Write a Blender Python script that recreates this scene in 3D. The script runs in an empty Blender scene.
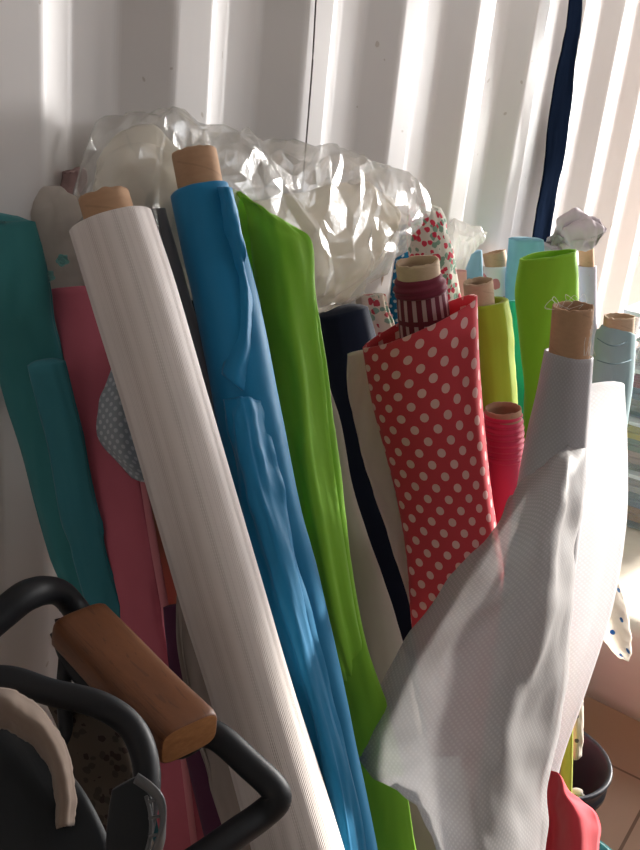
import bpy, bmesh, math, random
import numpy as np
from mathutils import Vector, Matrix, noise

random.seed(4)
PI = math.pi
S = bpy.context.scene
COL = S.collection

# ------------------------------------------------------------------ camera
F = 900.0
DW = 0.924                                                # camera to the wall's recessed face
ZS = 1.22
CAM = Vector((0.0, -DW, 1.32))
_nad = Vector((60 - 320, 2850 - 425, F)).normalized()      # where "down" lies, camera frame (x right, y down, z forward)
_up = -_nad
_fw = (Vector((0, 0, 1)) - _up * _up.z).normalized()
_rt = _nad.cross(_fw)
YAW = math.radians(56.5)
_d = _rt * math.cos(YAW) + _fw * math.sin(YAW)             # along the wall -> world X
_n = -_rt * math.sin(YAW) + _fw * math.cos(YAW)            # into the wall  -> world Y
def c2w(c):
    return Vector((_d.dot(c), _n.dot(c), _up.dot(c)))
def P(u, v, z):
    return CAM + c2w(Vector(((u - 320) / F, (v - 425) / F, 1.0))) * (z * ZS)
cd = bpy.data.cameras.new('camera')
cam = bpy.data.objects.new('camera', cd); COL.objects.link(cam)
R3 = Matrix((c2w(Vector((1, 0, 0))), c2w(Vector((0, -1, 0))), c2w(Vector((0, 0, -1))))).transposed()
cam.matrix_world = Matrix.Translation(CAM) @ R3.to_4x4()
cd.sensor_fit = 'VERTICAL'; cd.sensor_height = 24.0; cd.lens = F / 850 * 24.0
cd.clip_start = 0.02
S.camera = cam

# ------------------------------------------------------------------ light
S.view_settings.view_transform = 'Standard'; S.view_settings.look = 'None'
S.view_settings.gamma = 1.0; S.view_settings.use_curve_mapping = False
S.view_settings.exposure = 0.58
w = bpy.data.worlds.new('world'); S.world = w; w.use_nodes = True
wb = w.node_tree.nodes['Background']; wb.inputs[0].default_value = (0.80, 0.87, 1.0, 1); wb.inputs[1].default_value = 0.9
sd = bpy.data.lights.new('sun', 'SUN'); sd.energy = 7.5; sd.angle = math.radians(3); sd.color = (1.0, 0.95, 0.87)
sun = bpy.data.objects.new('sun', sd); COL.objects.link(sun)
sun.rotation_euler = Vector((0.90, -0.24, 0.27)).to_track_quat('Z', 'Y').to_euler()
def area(name, loc, look, sx, sy, e, col):
    l = bpy.data.lights.new(name, 'AREA'); l.shape = 'RECTANGLE'; l.size = sx; l.size_y = sy; l.energy = e; l.color = col
    o = bpy.data.objects.new(name, l); COL.objects.link(o); o.location = loc
    o.rotation_euler = (Vector(loc) - Vector(look)).to_track_quat('Z', 'Y').to_euler()
    return o
area('door_daylight', (6.6, -1.0, 2.0), (0.6, -0.5, 1.1), 2.4, 1.8, 470, (1.0, 0.97, 0.94))

area('added_wall_fill', (2.0, -2.22, 2.0), (1.5, 0, 2.2), 1.7, .44, 14, (0.95, 0.97, 1.0))  # added fill lamp with no known source, lifts the upper wall

# ------------------------------------------------------------------ materials
def newmat(name):
    m = bpy.data.materials.new(name); m.use_nodes = True
    nt = m.node_tree; nt.nodes.clear()
    return m, nt
def N(nt, t, **kw):
    n = nt.nodes.new(t)
    for k, v in kw.items():
        if k.startswith('i_'):
            n.inputs[k[2:].replace('_', ' ')].default_value = v
        else: setattr(n, k, v)
    return n
def L(nt, a, b): nt.links.new(a, b)
def math_(nt, op, a, b=None, c=None):
    n = nt.nodes.new('ShaderNodeMath'); n.operation = op
    for i, x in enumerate((a, b, c)):
        if x is None: continue
        if isinstance(x, (int, float)): n.inputs[i].default_value = x
        else: nt.links.new(x, n.inputs[i])
    return n.outputs[0]
def mixc(nt, fac, a, b):
    n = nt.nodes.new('ShaderNodeMix'); n.data_type = 'RGBA'
    for sock, x in ((n.inputs[0], fac), (n.inputs[6], a), (n.inputs[7], b)):
        if isinstance(x, (int, float)): sock.default_value = x
        elif isinstance(x, tuple): sock.default_value = (*x[:3], 1)
        else: nt.links.new(x, sock)
    return n.outputs[2]
def uvs(nt):
    tc = N(nt, 'ShaderNodeTexCoord'); sp = N(nt, 'ShaderNodeSeparateXYZ'); L(nt, tc.outputs['UV'], sp.inputs[0])
    return tc.outputs['UV'], sp.outputs[0], sp.outputs[1]
def scaled(nt, vec, s):
    m = N(nt, 'ShaderNodeMapping'); m.inputs['Scale'].default_value = s; L(nt, vec, m.inputs['Vector']); return m.outputs[0]
def ntex(nt, vec, scale, detail=2.0, rough=.5):
    n = N(nt, 'ShaderNodeTexNoise'); n.inputs['Scale'].default_value = scale; n.inputs['Detail'].default_value = detail
    n.inputs['Roughness'].default_value = rough; L(nt, vec, n.inputs['Vector']); return n.outputs['Fac']
def dots(nt, u, v, s, r, stag=True):
    """1 inside a dot of radius r (cell units) on a staggered grid of pitch s metres"""
    def one(off):
        a = math_(nt, 'SUBTRACT', math_(nt, 'FRACT', math_(nt, 'ADD', math_(nt, 'DIVIDE', u, s), off)), .5)
        b = math_(nt, 'SUBTRACT', math_(nt, 'FRACT', math_(nt, 'ADD', math_(nt, 'DIVIDE', v, s), off)), .5)
        d = math_(nt, 'SQRT', math_(nt, 'ADD', math_(nt, 'MULTIPLY', a, a), math_(nt, 'MULTIPLY', b, b)))
        return math_(nt, 'LESS_THAN', d, r)
    return math_(nt, 'MAXIMUM', one(0.0), one(0.5)) if stag else one(0.0)
def finish(nt, col, rough=.85, bump=None, bstr=.3, bdist=.001, sheen=.0, spec=.25, trans=0.0, alpha=None, metal=0):
    out = N(nt, 'ShaderNodeOutputMaterial'); b = N(nt, 'ShaderNodeBsdfPrincipled')
    if isinstance(col, tuple): b.inputs['Base Color'].default_value = (*col, 1)
    else: L(nt, col, b.inputs['Base Color'])
    b.inputs['Roughness'].default_value = rough; b.inputs['Metallic'].default_value = metal
    b.inputs['Specular IOR Level'].default_value = spec
    b.inputs['Sheen Weight'].default_value = sheen
    if bump is not None:
        bp = N(nt, 'ShaderNodeBump'); bp.inputs['Strength'].default_value = bstr; bp.inputs['Distance'].default_value = bdist
        L(nt, bump, bp.inputs['Height']); L(nt, bp.outputs[0], b.inputs['Normal'])
    sh = b.outputs[0]
    if trans > 0:
        t = N(nt, 'ShaderNodeBsdfTranslucent')
        if isinstance(col, tuple): t.inputs[0].default_value = (*col, 1)
        else: L(nt, col, t.inputs[0])
        mx = N(nt, 'ShaderNodeMixShader'); mx.inputs[0].default_value = trans
        L(nt, sh, mx.inputs[1]); L(nt, t.outputs[0], mx.inputs[2]); sh = mx.outputs[0]
    if alpha is not None:
        tr = N(nt, 'ShaderNodeBsdfTransparent'); mx = N(nt, 'ShaderNodeMixShader')
        if isinstance(alpha, float): mx.inputs[0].default_value = alpha
        else: L(nt, alpha, mx.inputs[0])
        L(nt, tr.outputs[0], mx.inputs[1]); L(nt, sh, mx.inputs[2]); sh = mx.outputs[0]
    L(nt, sh, out.inputs[0])
def fabric(name, c, rough=.85, weave=1400, sheen=.15, var=.08, trans=0., alpha=None, fold=0.0, spec=.2):
    m, nt = newmat(name); uv, u, v = uvs(nt)
    n1 = ntex(nt, scaled(nt, uv, (9, 5, 1)), 3, 4)
    col = mixc(nt, n1, tuple(x * (1 - var) for x in c), tuple(min(1, x * (1 + var)) for x in c))
    n2 = ntex(nt, scaled(nt, uv, (weave, weave * .6, 1)), 1, 1)
    h = n2
    if fold: h = math_(nt, 'ADD', math_(nt, 'MULTIPLY', n2, .25), math_(nt, 'MULTIPLY', ntex(nt, scaled(nt, uv, (60, 12, 1)), 1, 3), 3 * fold))
    finish(nt, col, rough, h, .35, .0008, sheen, spec, trans, alpha)
    return m
def m_ribbed():
    m, nt = newmat('white_ribbed_fabric'); uv, u, v = uvs(nt)
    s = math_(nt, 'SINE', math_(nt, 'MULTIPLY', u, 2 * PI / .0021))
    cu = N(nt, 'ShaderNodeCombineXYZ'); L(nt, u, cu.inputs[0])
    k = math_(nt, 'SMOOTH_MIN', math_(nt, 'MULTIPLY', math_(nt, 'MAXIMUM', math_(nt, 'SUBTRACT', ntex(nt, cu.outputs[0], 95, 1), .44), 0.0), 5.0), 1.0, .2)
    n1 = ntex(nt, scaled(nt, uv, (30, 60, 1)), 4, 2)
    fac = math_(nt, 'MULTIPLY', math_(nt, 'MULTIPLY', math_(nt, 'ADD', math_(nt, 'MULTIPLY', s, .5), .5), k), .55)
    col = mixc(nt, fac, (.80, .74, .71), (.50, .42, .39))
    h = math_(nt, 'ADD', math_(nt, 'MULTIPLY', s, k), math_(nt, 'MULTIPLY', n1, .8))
    finish(nt, col, .75, h, .5, .0008, .2, .2); return m
def m_dots(name, base, dot, s, r, thin=0.0, rough=.8, ku=1.0):
    m, nt = newmat(name); uv, u, v = uvs(nt)
    u = math_(nt, 'MULTIPLY', u, ku)
    d = dots(nt, u, v, s, r)
    col = mixc(nt, d, base, dot)
    finish(nt, col, rough, ntex(nt, scaled(nt, uv, (900, 600, 1)), 1, 1), .3, .0006, .15, .2, thin); return m
def m_floral(name, base, c1, c2, s=60, t1=.35):
    m, nt = newmat(name); uv, u, v = uvs(nt)
    vo = N(nt, 'ShaderNodeTexVoronoi'); vo.inputs['Scale'].default_value = s
    n = ntex(nt, uv, s * 1.6, 2)
    L(nt, uv, vo.inputs['Vector'])
    sp = N(nt, 'ShaderNodeSeparateColor'); L(nt, vo.outputs['Color'], sp.inputs[0])
    ins = math_(nt, 'LESS_THAN', math_(nt, 'ADD', vo.outputs['Distance'], math_(nt, 'MULTIPLY', n, .5)), t1 + .28)
    red = math_(nt, 'MULTIPLY', ins, math_(nt, 'GREATER_THAN', sp.outputs[0], .52))
    grn = math_(nt, 'MULTIPLY', ins, math_(nt, 'LESS_THAN', sp.outputs[0], .42))
    col = mixc(nt, grn, mixc(nt, red, base, c1), c2)
    finish(nt, col, .85, n, .2, .0008, .1, .2); return m
def m_card(name='cardboard', c=(.50, .31, .19)):
    m, nt = newmat(name); uv, u, v = uvs(nt)
    n = ntex(nt, scaled(nt, uv, (40, 90, 1)), 2, 4)
    n2 = ntex(nt, scaled(nt, uv, (8, 8, 1)), 2, 2)
    sp = math_(nt, 'FRACT', math_(nt, 'ADD', math_(nt, 'MULTIPLY', v, 13), math_(nt, 'MULTIPLY', u, 5)))
    ln = math_(nt, 'LESS_THAN', sp, .03)
    col = mixc(nt, n, tuple(x * .85 for x in c), tuple(x * 1.12 for x in c))
    col = mixc(nt, math_(nt, 'MULTIPLY', ln, .35), col, tuple(x * .6 for x in c))
    col = mixc(nt, math_(nt, 'MULTIPLY', n2, .3), col, tuple(x * .75 for x in c))
    finish(nt, col, .8, n, .3, .001, 0, .2); return m
def m_mesh(name, c, al, tr=.35):
    m, nt = newmat(name); uv, u, v = uvs(nt)
    a = math_(nt, 'SINE', math_(nt, 'MULTIPLY', math_(nt, 'ADD', u, v), 2 * PI / .0078))
    b = math_(nt, 'SINE', math_(nt, 'MULTIPLY', math_(nt, 'SUBTRACT', u, v), 2 * PI / .0078))
    k = math_(nt, 'MULTIPLY', math_(nt, 'ADD', math_(nt, 'MULTIPLY', a, .5), .5), math_(nt, 'ADD', math_(nt, 'MULTIPLY', b, .5), .5))
    col = mixc(nt, k, tuple(x * .90 for x in c), c)
    alpha = math_(nt, 'MINIMUM', math_(nt, 'ADD', al - .06, math_(nt, 'MULTIPLY', k, .09)), 1.0)
    finish(nt, col, .5, k, .12, .0005, .2, .35, tr, alpha); return m
def m_plastic(name, milky=.10, gloss=.18):
    m, nt = newmat(name); tc = N(nt, 'ShaderNodeTexCoord')
    n = ntex(nt, scaled(nt, tc.outputs['Object'], (30, 30, 30)), 1.0, 3)
    bp = N(nt, 'ShaderNodeBump'); bp.inputs['Strength'].default_value = .5; bp.inputs['Distance'].default_value = .004
    L(nt, n, bp.inputs['Height'])
    tr = N(nt, 'ShaderNodeBsdfTransparent'); tr.inputs[0].default_value = (.96, .96, .95, 1)
    gl = N(nt, 'ShaderNodeBsdfGlossy'); gl.inputs['Roughness'].default_value = .24; L(nt, bp.outputs[0], gl.inputs['Normal'])
    df = N(nt, 'ShaderNodeBsdfDiffuse'); df.inputs[0].default_value = (.9, .89, .87, 1); L(nt, bp.outputs[0], df.inputs['Normal'])
    tl = N(nt, 'ShaderNodeBsdfTranslucent'); tl.inputs[0].default_value = (.9, .89, .87, 1)
    md = N(nt, 'ShaderNodeMixShader'); md.inputs[0].default_value = .4; L(nt, df.outputs[0], md.inputs[1]); L(nt, tl.outputs[0], md.inputs[2])
    m1 = N(nt, 'ShaderNodeMixShader'); m1.inputs[0].default_value = milky; L(nt, tr.outputs[0], m1.inputs[1]); L(nt, md.outputs[0], m1.inputs[2])
    fr = N(nt, 'ShaderNodeLayerWeight'); fr.inputs['Blend'].default_value = .35; L(nt, bp.outputs[0], fr.inputs['Normal'])
    fac = math_(nt, 'MINIMUM', math_(nt, 'ADD', math_(nt, 'MULTIPLY', fr.outputs['Fresnel'], .45), gloss * .22), .5)
    m2 = N(nt, 'ShaderNodeMixShader'); L(nt, fac, m2.inputs[0]); L(nt, m1.outputs[0], m2.inputs[1]); L(nt, gl.outputs[0], m2.inputs[2])
    out = N(nt, 'ShaderNodeOutputMaterial'); L(nt, m2.outputs[0], out.inputs[0]); return m
def m_plain(name, c, rough=.5, spec=.4, metal=0, bump=0, bscale=200):
    m, nt = newmat(name); tc = N(nt, 'ShaderNodeTexCoord')
    n = ntex(nt, tc.outputs['Object'], bscale, 3)
    col = mixc(nt, n, tuple(x * .92 for x in c), tuple(min(1, x * 1.08) for x in c))
    finish(nt, col, rough, n if bump else None, bump, .001, 0, spec, metal=metal); return m
def m_wall():
    m, nt = newmat('painted_corrugated_steel'); tc = N(nt, 'ShaderNodeTexCoord')
    n = ntex(nt, tc.outputs['Object'], 2.2, 5, .6)
    n2 = ntex(nt, scaled(nt, tc.outputs['Object'], (60, 60, 14)), 1, 3)
    col = mixc(nt, n, (.62, .59, .575), (.70, .67, .655))
    spot = math_(nt, 'GREATER_THAN', ntex(nt, tc.outputs['Object'], 38, 1), .79)
    col = mixc(nt, math_(nt, 'MULTIPLY', spot, .5), col, (.35, .28, .22))
    finish(nt, col, .42, n2, .06, .002, 0, .35); return m
def m_tiles():
    m, nt = newmat('terracotta_pink_tiles'); tc = N(nt, 'ShaderNodeTexCoord')
    mp = N(nt, 'ShaderNodeMapping'); mp.inputs['Location'].default_value = TILE[:3]; mp.inputs['Rotation'].default_value = (0, 0, TILE[3])
    L(nt, tc.outputs['Object'], mp.inputs[0])
    br = N(nt, 'ShaderNodeTexBrick'); br.offset = 0.0; br.inputs['Scale'].default_value = 1.0
    br.inputs['Brick Width'].default_value = .30; br.inputs['Row Height'].default_value = .30
    br.inputs['Mortar Size'].default_value = .0035; br.inputs['Mortar Smooth'].default_value = .2
    br.inputs['Color1'].default_value = (.70, .50, .38, 1); br.inputs['Color2'].default_value = (.64, .45, .34, 1); br.inputs['Mortar'].default_value = (.22, .13, .09, 1)
    L(nt, mp.outputs[0], br.inputs['Vector'])
    n = ntex(nt, tc.outputs['Object'], 9, 4)
    col = mixc(nt, math_(nt, 'MULTIPLY', n, .45), br.outputs['Color'], (.70, .52, .42))
    finish(nt, col, .38, br.outputs['Fac'], -.3, .002, 0, .4); return m
def m_wood():
    m, nt = newmat('varnished_wood'); uv, u, v = uvs(nt)
    n = ntex(nt, scaled(nt, uv, (90, 7, 1)), 1.5, 5, .65)
    n2 = ntex(nt, scaled(nt, uv, (500, 30, 1)), 1, 2)
    col = mixc(nt, n, (.085, .030, .012), (.24, .088, .032))
    col = mixc(nt, math_(nt, 'MULTIPLY', math_(nt, 'GREATER_THAN', n2, .62), .5), col, (.08, .03, .015))
    finish(nt, col, .45, n, .3, .001, 0, .4); return m
TILE = (0.05, 0.12, 0, 0.0)

# ------------------------------------------------------------------ mesh helpers
def finish_obj(name, verts, faces, uvl, mats, parent=None, smooth=True, fm=None):
    me = bpy.data.meshes.new(name); me.from_pydata([tuple(v) for v in verts], [], faces)
    if uvl is not None:
        l = me.uv_layers.new(name='UVMap')
        k = 0
        for f in faces:
            for i in range(len(f)):
                l.data[k].uv = uvl[k] if len(uvl) > k else (0, 0); k += 1
    if not isinstance(mats, (list, tuple)): mats = [mats]
    for m in mats: me.materials.append(m)
    if fm:
        for p, i in zip(me.polygons, fm): p.material_index = i
    if smooth:
        for p in me.polygons: p.use_smooth = True
    me.update()
    bm = bmesh.new(); bm.from_mesh(me); bmesh.ops.remove_doubles(bm, verts=bm.verts, dist=1e-6)
    bmesh.ops.recalc_face_normals(bm, faces=bm.faces); bm.to_mesh(me); bm.free()
    o = bpy.data.objects.new(name, me); COL.objects.link(o)
    if parent: o.parent = parent
    return o
def tag(o, label=None, cat=None, group=None, kind=None):
    if label: o['label'] = label
    if cat: o['category'] = cat
    if group: o['group'] = group
    if kind: o['kind'] = kind
    return o
def empty(name, label, cat, loc=(0, 0, 0), group=None):
    o = bpy.data.objects.new(name, None); COL.objects.link(o); o.empty_display_size = .05
    # parts are built in world coordinates; the empty sits at the base and parts keep their place
    o.location = loc
    return tag(o, label, cat, group)
def settle(parent):
    """children built in world space keep their place under an empty that has a location"""
    for ch in parent.children:
        ch.location = ch.location - parent.location
def cr(pts, n):
    """Catmull-Rom through numpy rows, n samples per segment"""
    pts = np.array(pts, float); q = np.vstack([2 * pts[0] - pts[1], pts, 2 * pts[-1] - pts[-2]])
    out = []
    for i in range(1, len(q) - 2):
        for k in range(n):
            t = k / n; a, b, c, d = q[i - 1], q[i], q[i + 1], q[i + 2]
            out.append(.5 * (2 * b + (c - a) * t + (2 * a - 5 * b + 4 * c - d) * t * t + (3 * b - a - 3 * c + d) * t ** 3))
    out.append(q[-2]); return np.array(out)
def _stations(st):
    """world centre, half width vector for image-space stations (L/R: ul,vl,ur,vr,z) or (u,v,hw,z)"""
    cs, hs = [], []
    if len(st[0]) == 4:
        for i, (u, v, hw, z) in enumerate(st):
            a = st[max(0, i - 1)]; b = st[min(len(st) - 1, i + 1)]
            t = np.array([b[0] - a[0], b[1] - a[1]], float); t /= np.linalg.norm(t)
            nx, ny = (t[1], -t[0])
            if nx < 0: nx, ny = -nx, -ny
            l = P(u - nx * hw, v - ny * hw, z); r = P(u + nx * hw, v + ny * hw, z)
            cs.append((l + r) / 2); hs.append((r - l) / 2)
    else:
        for (ul, vl, ur, vr, z) in st:
            l = P(ul, vl, z); r = P(ur, vr, z); cs.append((l + r) / 2); hs.append((r - l) / 2)
    return cs, hs
def lean(st, tilt, v0=None):
    """move each station away along the view by tilt x distance below the first one: how upright the roll stands"""
    v0 = st[0][1] if v0 is None else v0
    return [tuple(q[:-1]) + (q[-1] * (1 + tilt * (q[1] - v0) / F),) for q in st]
def bolt(name, st, mat, parent=None, tilt=0.0, v0=None, ratio=.5, sq=2.0, fold=.0, foldk=2.0, fine=.0, finek=30, top='cap', bottom='cap', floor=True, ns=10, nt=72, seed=0, thick=.003, ripple=0, hole=0, dome=.25, folds_fn=None):
    st = lean(st, tilt, v0)
    cs, hs = _stations(st)
    if floor:
        c, h = cs[-1], hs[-1]; T = (cs[-1] - cs[-2]).normalized()
        low = .008 + abs(h.z) + h.length * ratio * .3
        if c.z > low + .03:
            k = (c.z - low) / max(.3, -T.z)
            cs.append(c + T * k * .5); hs.append(h.copy()); cs.append(c + T * k); hs.append(h.copy())
    A = cr([list(c) + list(h) for c, h in zip(cs, hs)], ns)
    C = [Vector(a[:3]) for a in A]; H = [Vector(a[3:]) for a in A]
    n = len(C); verts = []; uvr = []
    s = 0.0; so = Vector((seed * 3.1, seed * 1.7, 0))
    rings = []
    for i in range(n):
        T = (C[min(n - 1, i + 1)] - C[max(0, i - 1)]).normalized()
        if i: s += (C[i] - C[i - 1]).length
        h = H[i]; B = T.cross(h).normalized() * h.length * ratio
        rr = h.length
        ring = []; circ = 2 * PI * rr * math.sqrt((1 + ratio * ratio) / 2)
        for j in range(nt):
            th = 2 * PI * j / nt; c_, s_ = math.cos(th), math.sin(th)
            e = 2.0 / sq
            x = math.copysign(abs(c_) ** e, c_); y = math.copysign(abs(s_) ** e, s_)
            k = 1.0
            if fold: k += fold * noise.noise(Vector((c_ * foldk, s_ * foldk, s * 2.2)) + so)
            if fine: k += fine * (noise.noise(Vector((c_ * 2.2, s_ * 2.2, s * finek)) + so) + .5 * noise.noise(Vector((c_ * 7, s_ * 7, s * finek * .5)) + so))
            if ripple: k += ripple * math.sin(s * 2 * PI / .011 + c_ * .8)
            if folds_fn: k += folds_fn(th, s)
            ring.append(C[i] + h * (x * k) + B * (y * k))
        rings.append((ring, circ, s, T))
    faces = []; uvl = []
    def addring(r): b = len(verts); verts.extend(r); return b
    mid = rings[n // 2][0]; arc = [0.0]
    for j in range(nt): arc.append(arc[-1] + (mid[(j + 1) % nt] - mid[j]).length)
    arc = [a / arc[-1] * nt for a in arc]; total = sum((mid[(j + 1) % nt] - mid[j]).length for j in range(nt))
    def strip(b0, b1, c0, c1, v0, v1, flip=False):
        for j in range(nt):
            j2 = (j + 1) % nt; ja, jb = arc[j], arc[j + 1]
            f = (b0 + j, b0 + j2, b1 + j2, b1 + j); uv = ((ja / nt * c0, v0), (jb / nt * c0, v0), (jb / nt * c1, v1), (ja / nt * c1, v1))
            if flip: f = f[::-1]; uv = uv[::-1]
            faces.append(f); uvl.extend(uv)
    bases = [addring(r[0]) for r in rings]
    cc = total
    for i in range(n - 1): strip(bases[i], bases[i + 1], cc, cc, rings[i][2], rings[i + 1][2])
    def cap(idx, sign, openn):
        ring, circ, s, T = rings[idx]; c = C[idx]
        if hole and sign < 0:
            prev = bases[idx]
            for sc, dn in ((.97, -.001), (hole, 0.0), (hole * .97, .02), (hole * .93, .13), (.02, .131)):
                cc_ = c + T * dn; r2 = [cc_ + (p - c) * sc for p in ring]; b = addring(r2)
                strip(prev, b, circ, circ * sc, s, s + (1 - sc) * .04 + dn, True); prev = b
            return
        if openn:
            m = n * 2 // 3 if n > 6 else n - 1
            prev = bases[idx]; order = range(0, m) if sign < 0 else range(n - 1, n - 1 - m, -1)
            for q, i2 in enumerate(order):
                r2 = [C[i2] + (p - C[i2]) * max(.05, 1 - thick / max(.004, H[i2].length * min(1, ratio * 1.2))) for p in rings[i2][0]]
                b = addring(r2); strip(prev, b, cc, cc, rings[i2][2] + .001, rings[i2][2], sign < 0); prev = b
            b = len(verts); verts.append(C[order[-1]])
            for j in range(nt):
                faces.append((prev + j, prev + (j + 1) % nt, b)); uvl.extend(((0, 0), (.001, 0), (0, .001)))
            return
        prev = bases[idx]
        for k, (sc, up) in enumerate(((.93, .035 + 0 * dome), (.8, .06 + .2 * dome), (.55, .06 + .5 * dome), (.25, .06 + .6 * dome))):
            off = T * (sign * H[idx].length * min(1, ratio * 1.3) * up)
            r2 = [c + (p - c) * sc + off for p in ring]; b = addring(r2)
            strip(prev, b, circ, circ * sc, s, s + (1 - sc) * .04, sign < 0); prev = b
        b = len(verts); verts.append(c + T * (sign * H[idx].length * min(1, ratio * 1.3) * (.06 + .6 * dome)))
        for j in range(nt):
            faces.append((prev + j, prev + (j + 1) % nt, b)); uvl.extend(((j / nt * .02, s), ((j + 1) / nt * .02, s), (0, s + .03)))
    cap(0, -1, top == 'open'); cap(n - 1, 1, False)
    return finish_obj(name, verts, faces, uvl, mat, parent)
def tube_core(name, u0, v0, u1, v1, hw, z0, z1, mat, parent, wall=.12, back=.015, dent=.04, seed=0):
    """hollow cardboard tube standing out of a roll; (u0,v0) is its open end, running on down past (u1,v1)"""
    a = P(u0, v0, z0); b0 = P(u1, v1, z1); T = (b0 - a).normalized(); b = b0 + T * back
    r = hw / F * z0 * ZS; x = T.cross(Vector((0, 0, 1))).normalized()
    if abs(T.z) > .999: x = Vector((1, 0, 0))
    y = T.cross(x); nt = 56; verts = []; faces = []; uvl = []; Ltot = (b - a).length
    prof = [(r, Ltot), (r, Ltot * .66), (r, Ltot * .33), (r, .004), (r * .985, .0), (r * (1 - wall), .0), (r * (1 - wall) * .99, .01), (r * (1 - wall) * .97, Ltot * .95), (r * (1 - wall) * .85, Ltot + .08), (0.0001, Ltot + .081)]
    for (rr, s) in prof:
        for j in range(nt):
            th = 2 * PI * j / nt
            k = 1 + dent * noise.noise(Vector((math.cos(th) * .9, math.sin(th) * .9, s * 6 + seed))) * (1 if rr > .001 else 0)
            e = .0025 * noise.noise(Vector((math.cos(th) * 4, math.sin(th) * 4, seed + 9.))) if s < .005 else 0
            verts.append(a + T * (s + e) + (x * math.cos(th) + y * math.sin(th)) * rr * k)
    for i in range(len(prof) - 1):
        for j in range(nt):
            j2 = (j + 1) % nt
            faces.append((i * nt + j, i * nt + j2, (i + 1) * nt + j2, (i + 1) * nt + j))
            c = 2 * PI * r; v0_, v1_ = prof[i][1], prof[i + 1][1]
            uvl.extend(((j / nt * c, v0_), ((j + 1) / nt * c, v0_), ((j + 1) / nt * c, v1_), (j / nt * c, v1_)))
    return finish_obj(name, verts, faces, uvl, mat, parent)
def sheet(name, grid, mat, parent=None, dz=0.0, tilt=0.0, n=8, wr=.0, wrk=12, wrs=(1, 1), thick=.0012, seed=0, sm=True, px=True, edge=0):
    v00 = grid[0][0][1]
    if px: grid = [[(p[0], p[1], (p[2] + dz) * (1 + tilt * (p[1] - v00) / F)) for p in row] for row in grid]
    g = [[tuple(P(*p)) if px else tuple(p) for p in row] for row in grid]
    rows = [cr(r, n) for r in g]; rows = np.array(rows)          # rows x m x 3
    m = rows.shape[1]
    full = np.stack([cr(rows[:, j], n) for j in range(m)], 1)     # k x m x 3
    k = full.shape[0]; verts = []
    for i in range(k):
        for j in range(m):
            p = Vector(full[i, j])
            a = Vector(full[min(k - 1, i + 1), j] - full[max(0, i - 1), j]); b = Vector(full[i, min(m - 1, j + 1)] - full[i, max(0, j - 1)])
            nn = a.cross(b)
            if nn.length > 1e-9: nn.normalize()
            if wr:
                q = Vector((i / n * wrs[0], j / n * wrs[1], seed * 2.3))
                p = p + nn * wr * (noise.noise(q * wrk * .12) + .5 * noise.noise(q * wrk * .3))
            if edge and (j in (0, m - 1) or i in (0, k - 1)):
                p = p + (a.normalized() if i in (0, k - 1) else b.normalized()) * edge * noise.noise(Vector((i * .9, j * .9, seed)))
            verts.append(p)
    us = np.zeros((k, m)); vs = np.zeros((k, m))
    us[:, 1:] = np.cumsum(np.linalg.norm(np.diff(full, axis=1), axis=2), 1); vs[1:, :] = np.cumsum(np.linalg.norm(np.diff(full, axis=0), axis=2), 0)
    us = us - us[:, m // 2:m // 2 + 1]
    faces = []; uvl = []
    for i in range(k - 1):
        for j in range(m - 1):
            ix = ((i, j), (i, j + 1), (i + 1, j + 1), (i + 1, j)); faces.append(tuple(a * m + b for a, b in ix)); uvl.extend((us[a, b], vs[a, b]) for a, b in ix)
    o = finish_obj(name, verts, faces, uvl, mat, parent)
    if thick:
        md = o.modifiers.new('thickness', 'SOLIDIFY'); md.thickness = thick; md.offset = 0
    return o
def hash3(c):
    h = np.sin(c @ np.array([[12.9898, 78.233, 37.719], [39.346, 11.135, 83.155], [73.156, 52.235, 9.151]])) * 43758.5453
    return h - np.floor(h)
def voro(p):
    base = np.floor(p); d1 = np.full(len(p), 9.0); d2 = np.full(len(p), 9.0); c1 = np.zeros_like(p)
    for i in (-1, 0, 1):
        for j in (-1, 0, 1):
            for k in (-1, 0, 1):
                cell = base + np.array([i, j, k]); q = cell + hash3(cell); d = np.linalg.norm(p - q, axis=1)
                near = d < d1
                d2 = np.where(near, d1, np.minimum(d2, d)); c1[near] = q[near]; d1 = np.where(near, d, d1)
    return d1, d2, c1
def facet(p):
    d1, d2, c = voro(p); dr = hash3(c * 3.7 + 11.0) - .5; dr /= np.linalg.norm(dr, axis=1, keepdims=True) + 1e-6
    return ((p - c) * dr).sum(1) * np.minimum(1.0, (d2 - d1) / .22)
def crumple(o, amp, k, seed, ratio=0):
    """crinkled cloth or film: every Voronoi cell tilts its own way and meets its neighbours in a crease"""
    me = o.data; P_ = np.array([v.co[:] for v in me.vertices]); Nn = np.array([v.normal[:] for v in me.vertices])
    p = P_ * k + seed; p = p + .35 * np.sin(p[:, [1, 2, 0]] * 1.7)
    d = 1.5 * facet(p) + .6 * facet(p * 2.1 + 5)
    P_ = P_ + Nn * (amp * d)[:, None]
    for v, c in zip(me.vertices, P_): v.co = c
    if ratio:
        for q in me.polygons: q.use_smooth = False
        dm = o.modifiers.new('creases', 'DECIMATE'); dm.ratio = ratio
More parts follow.
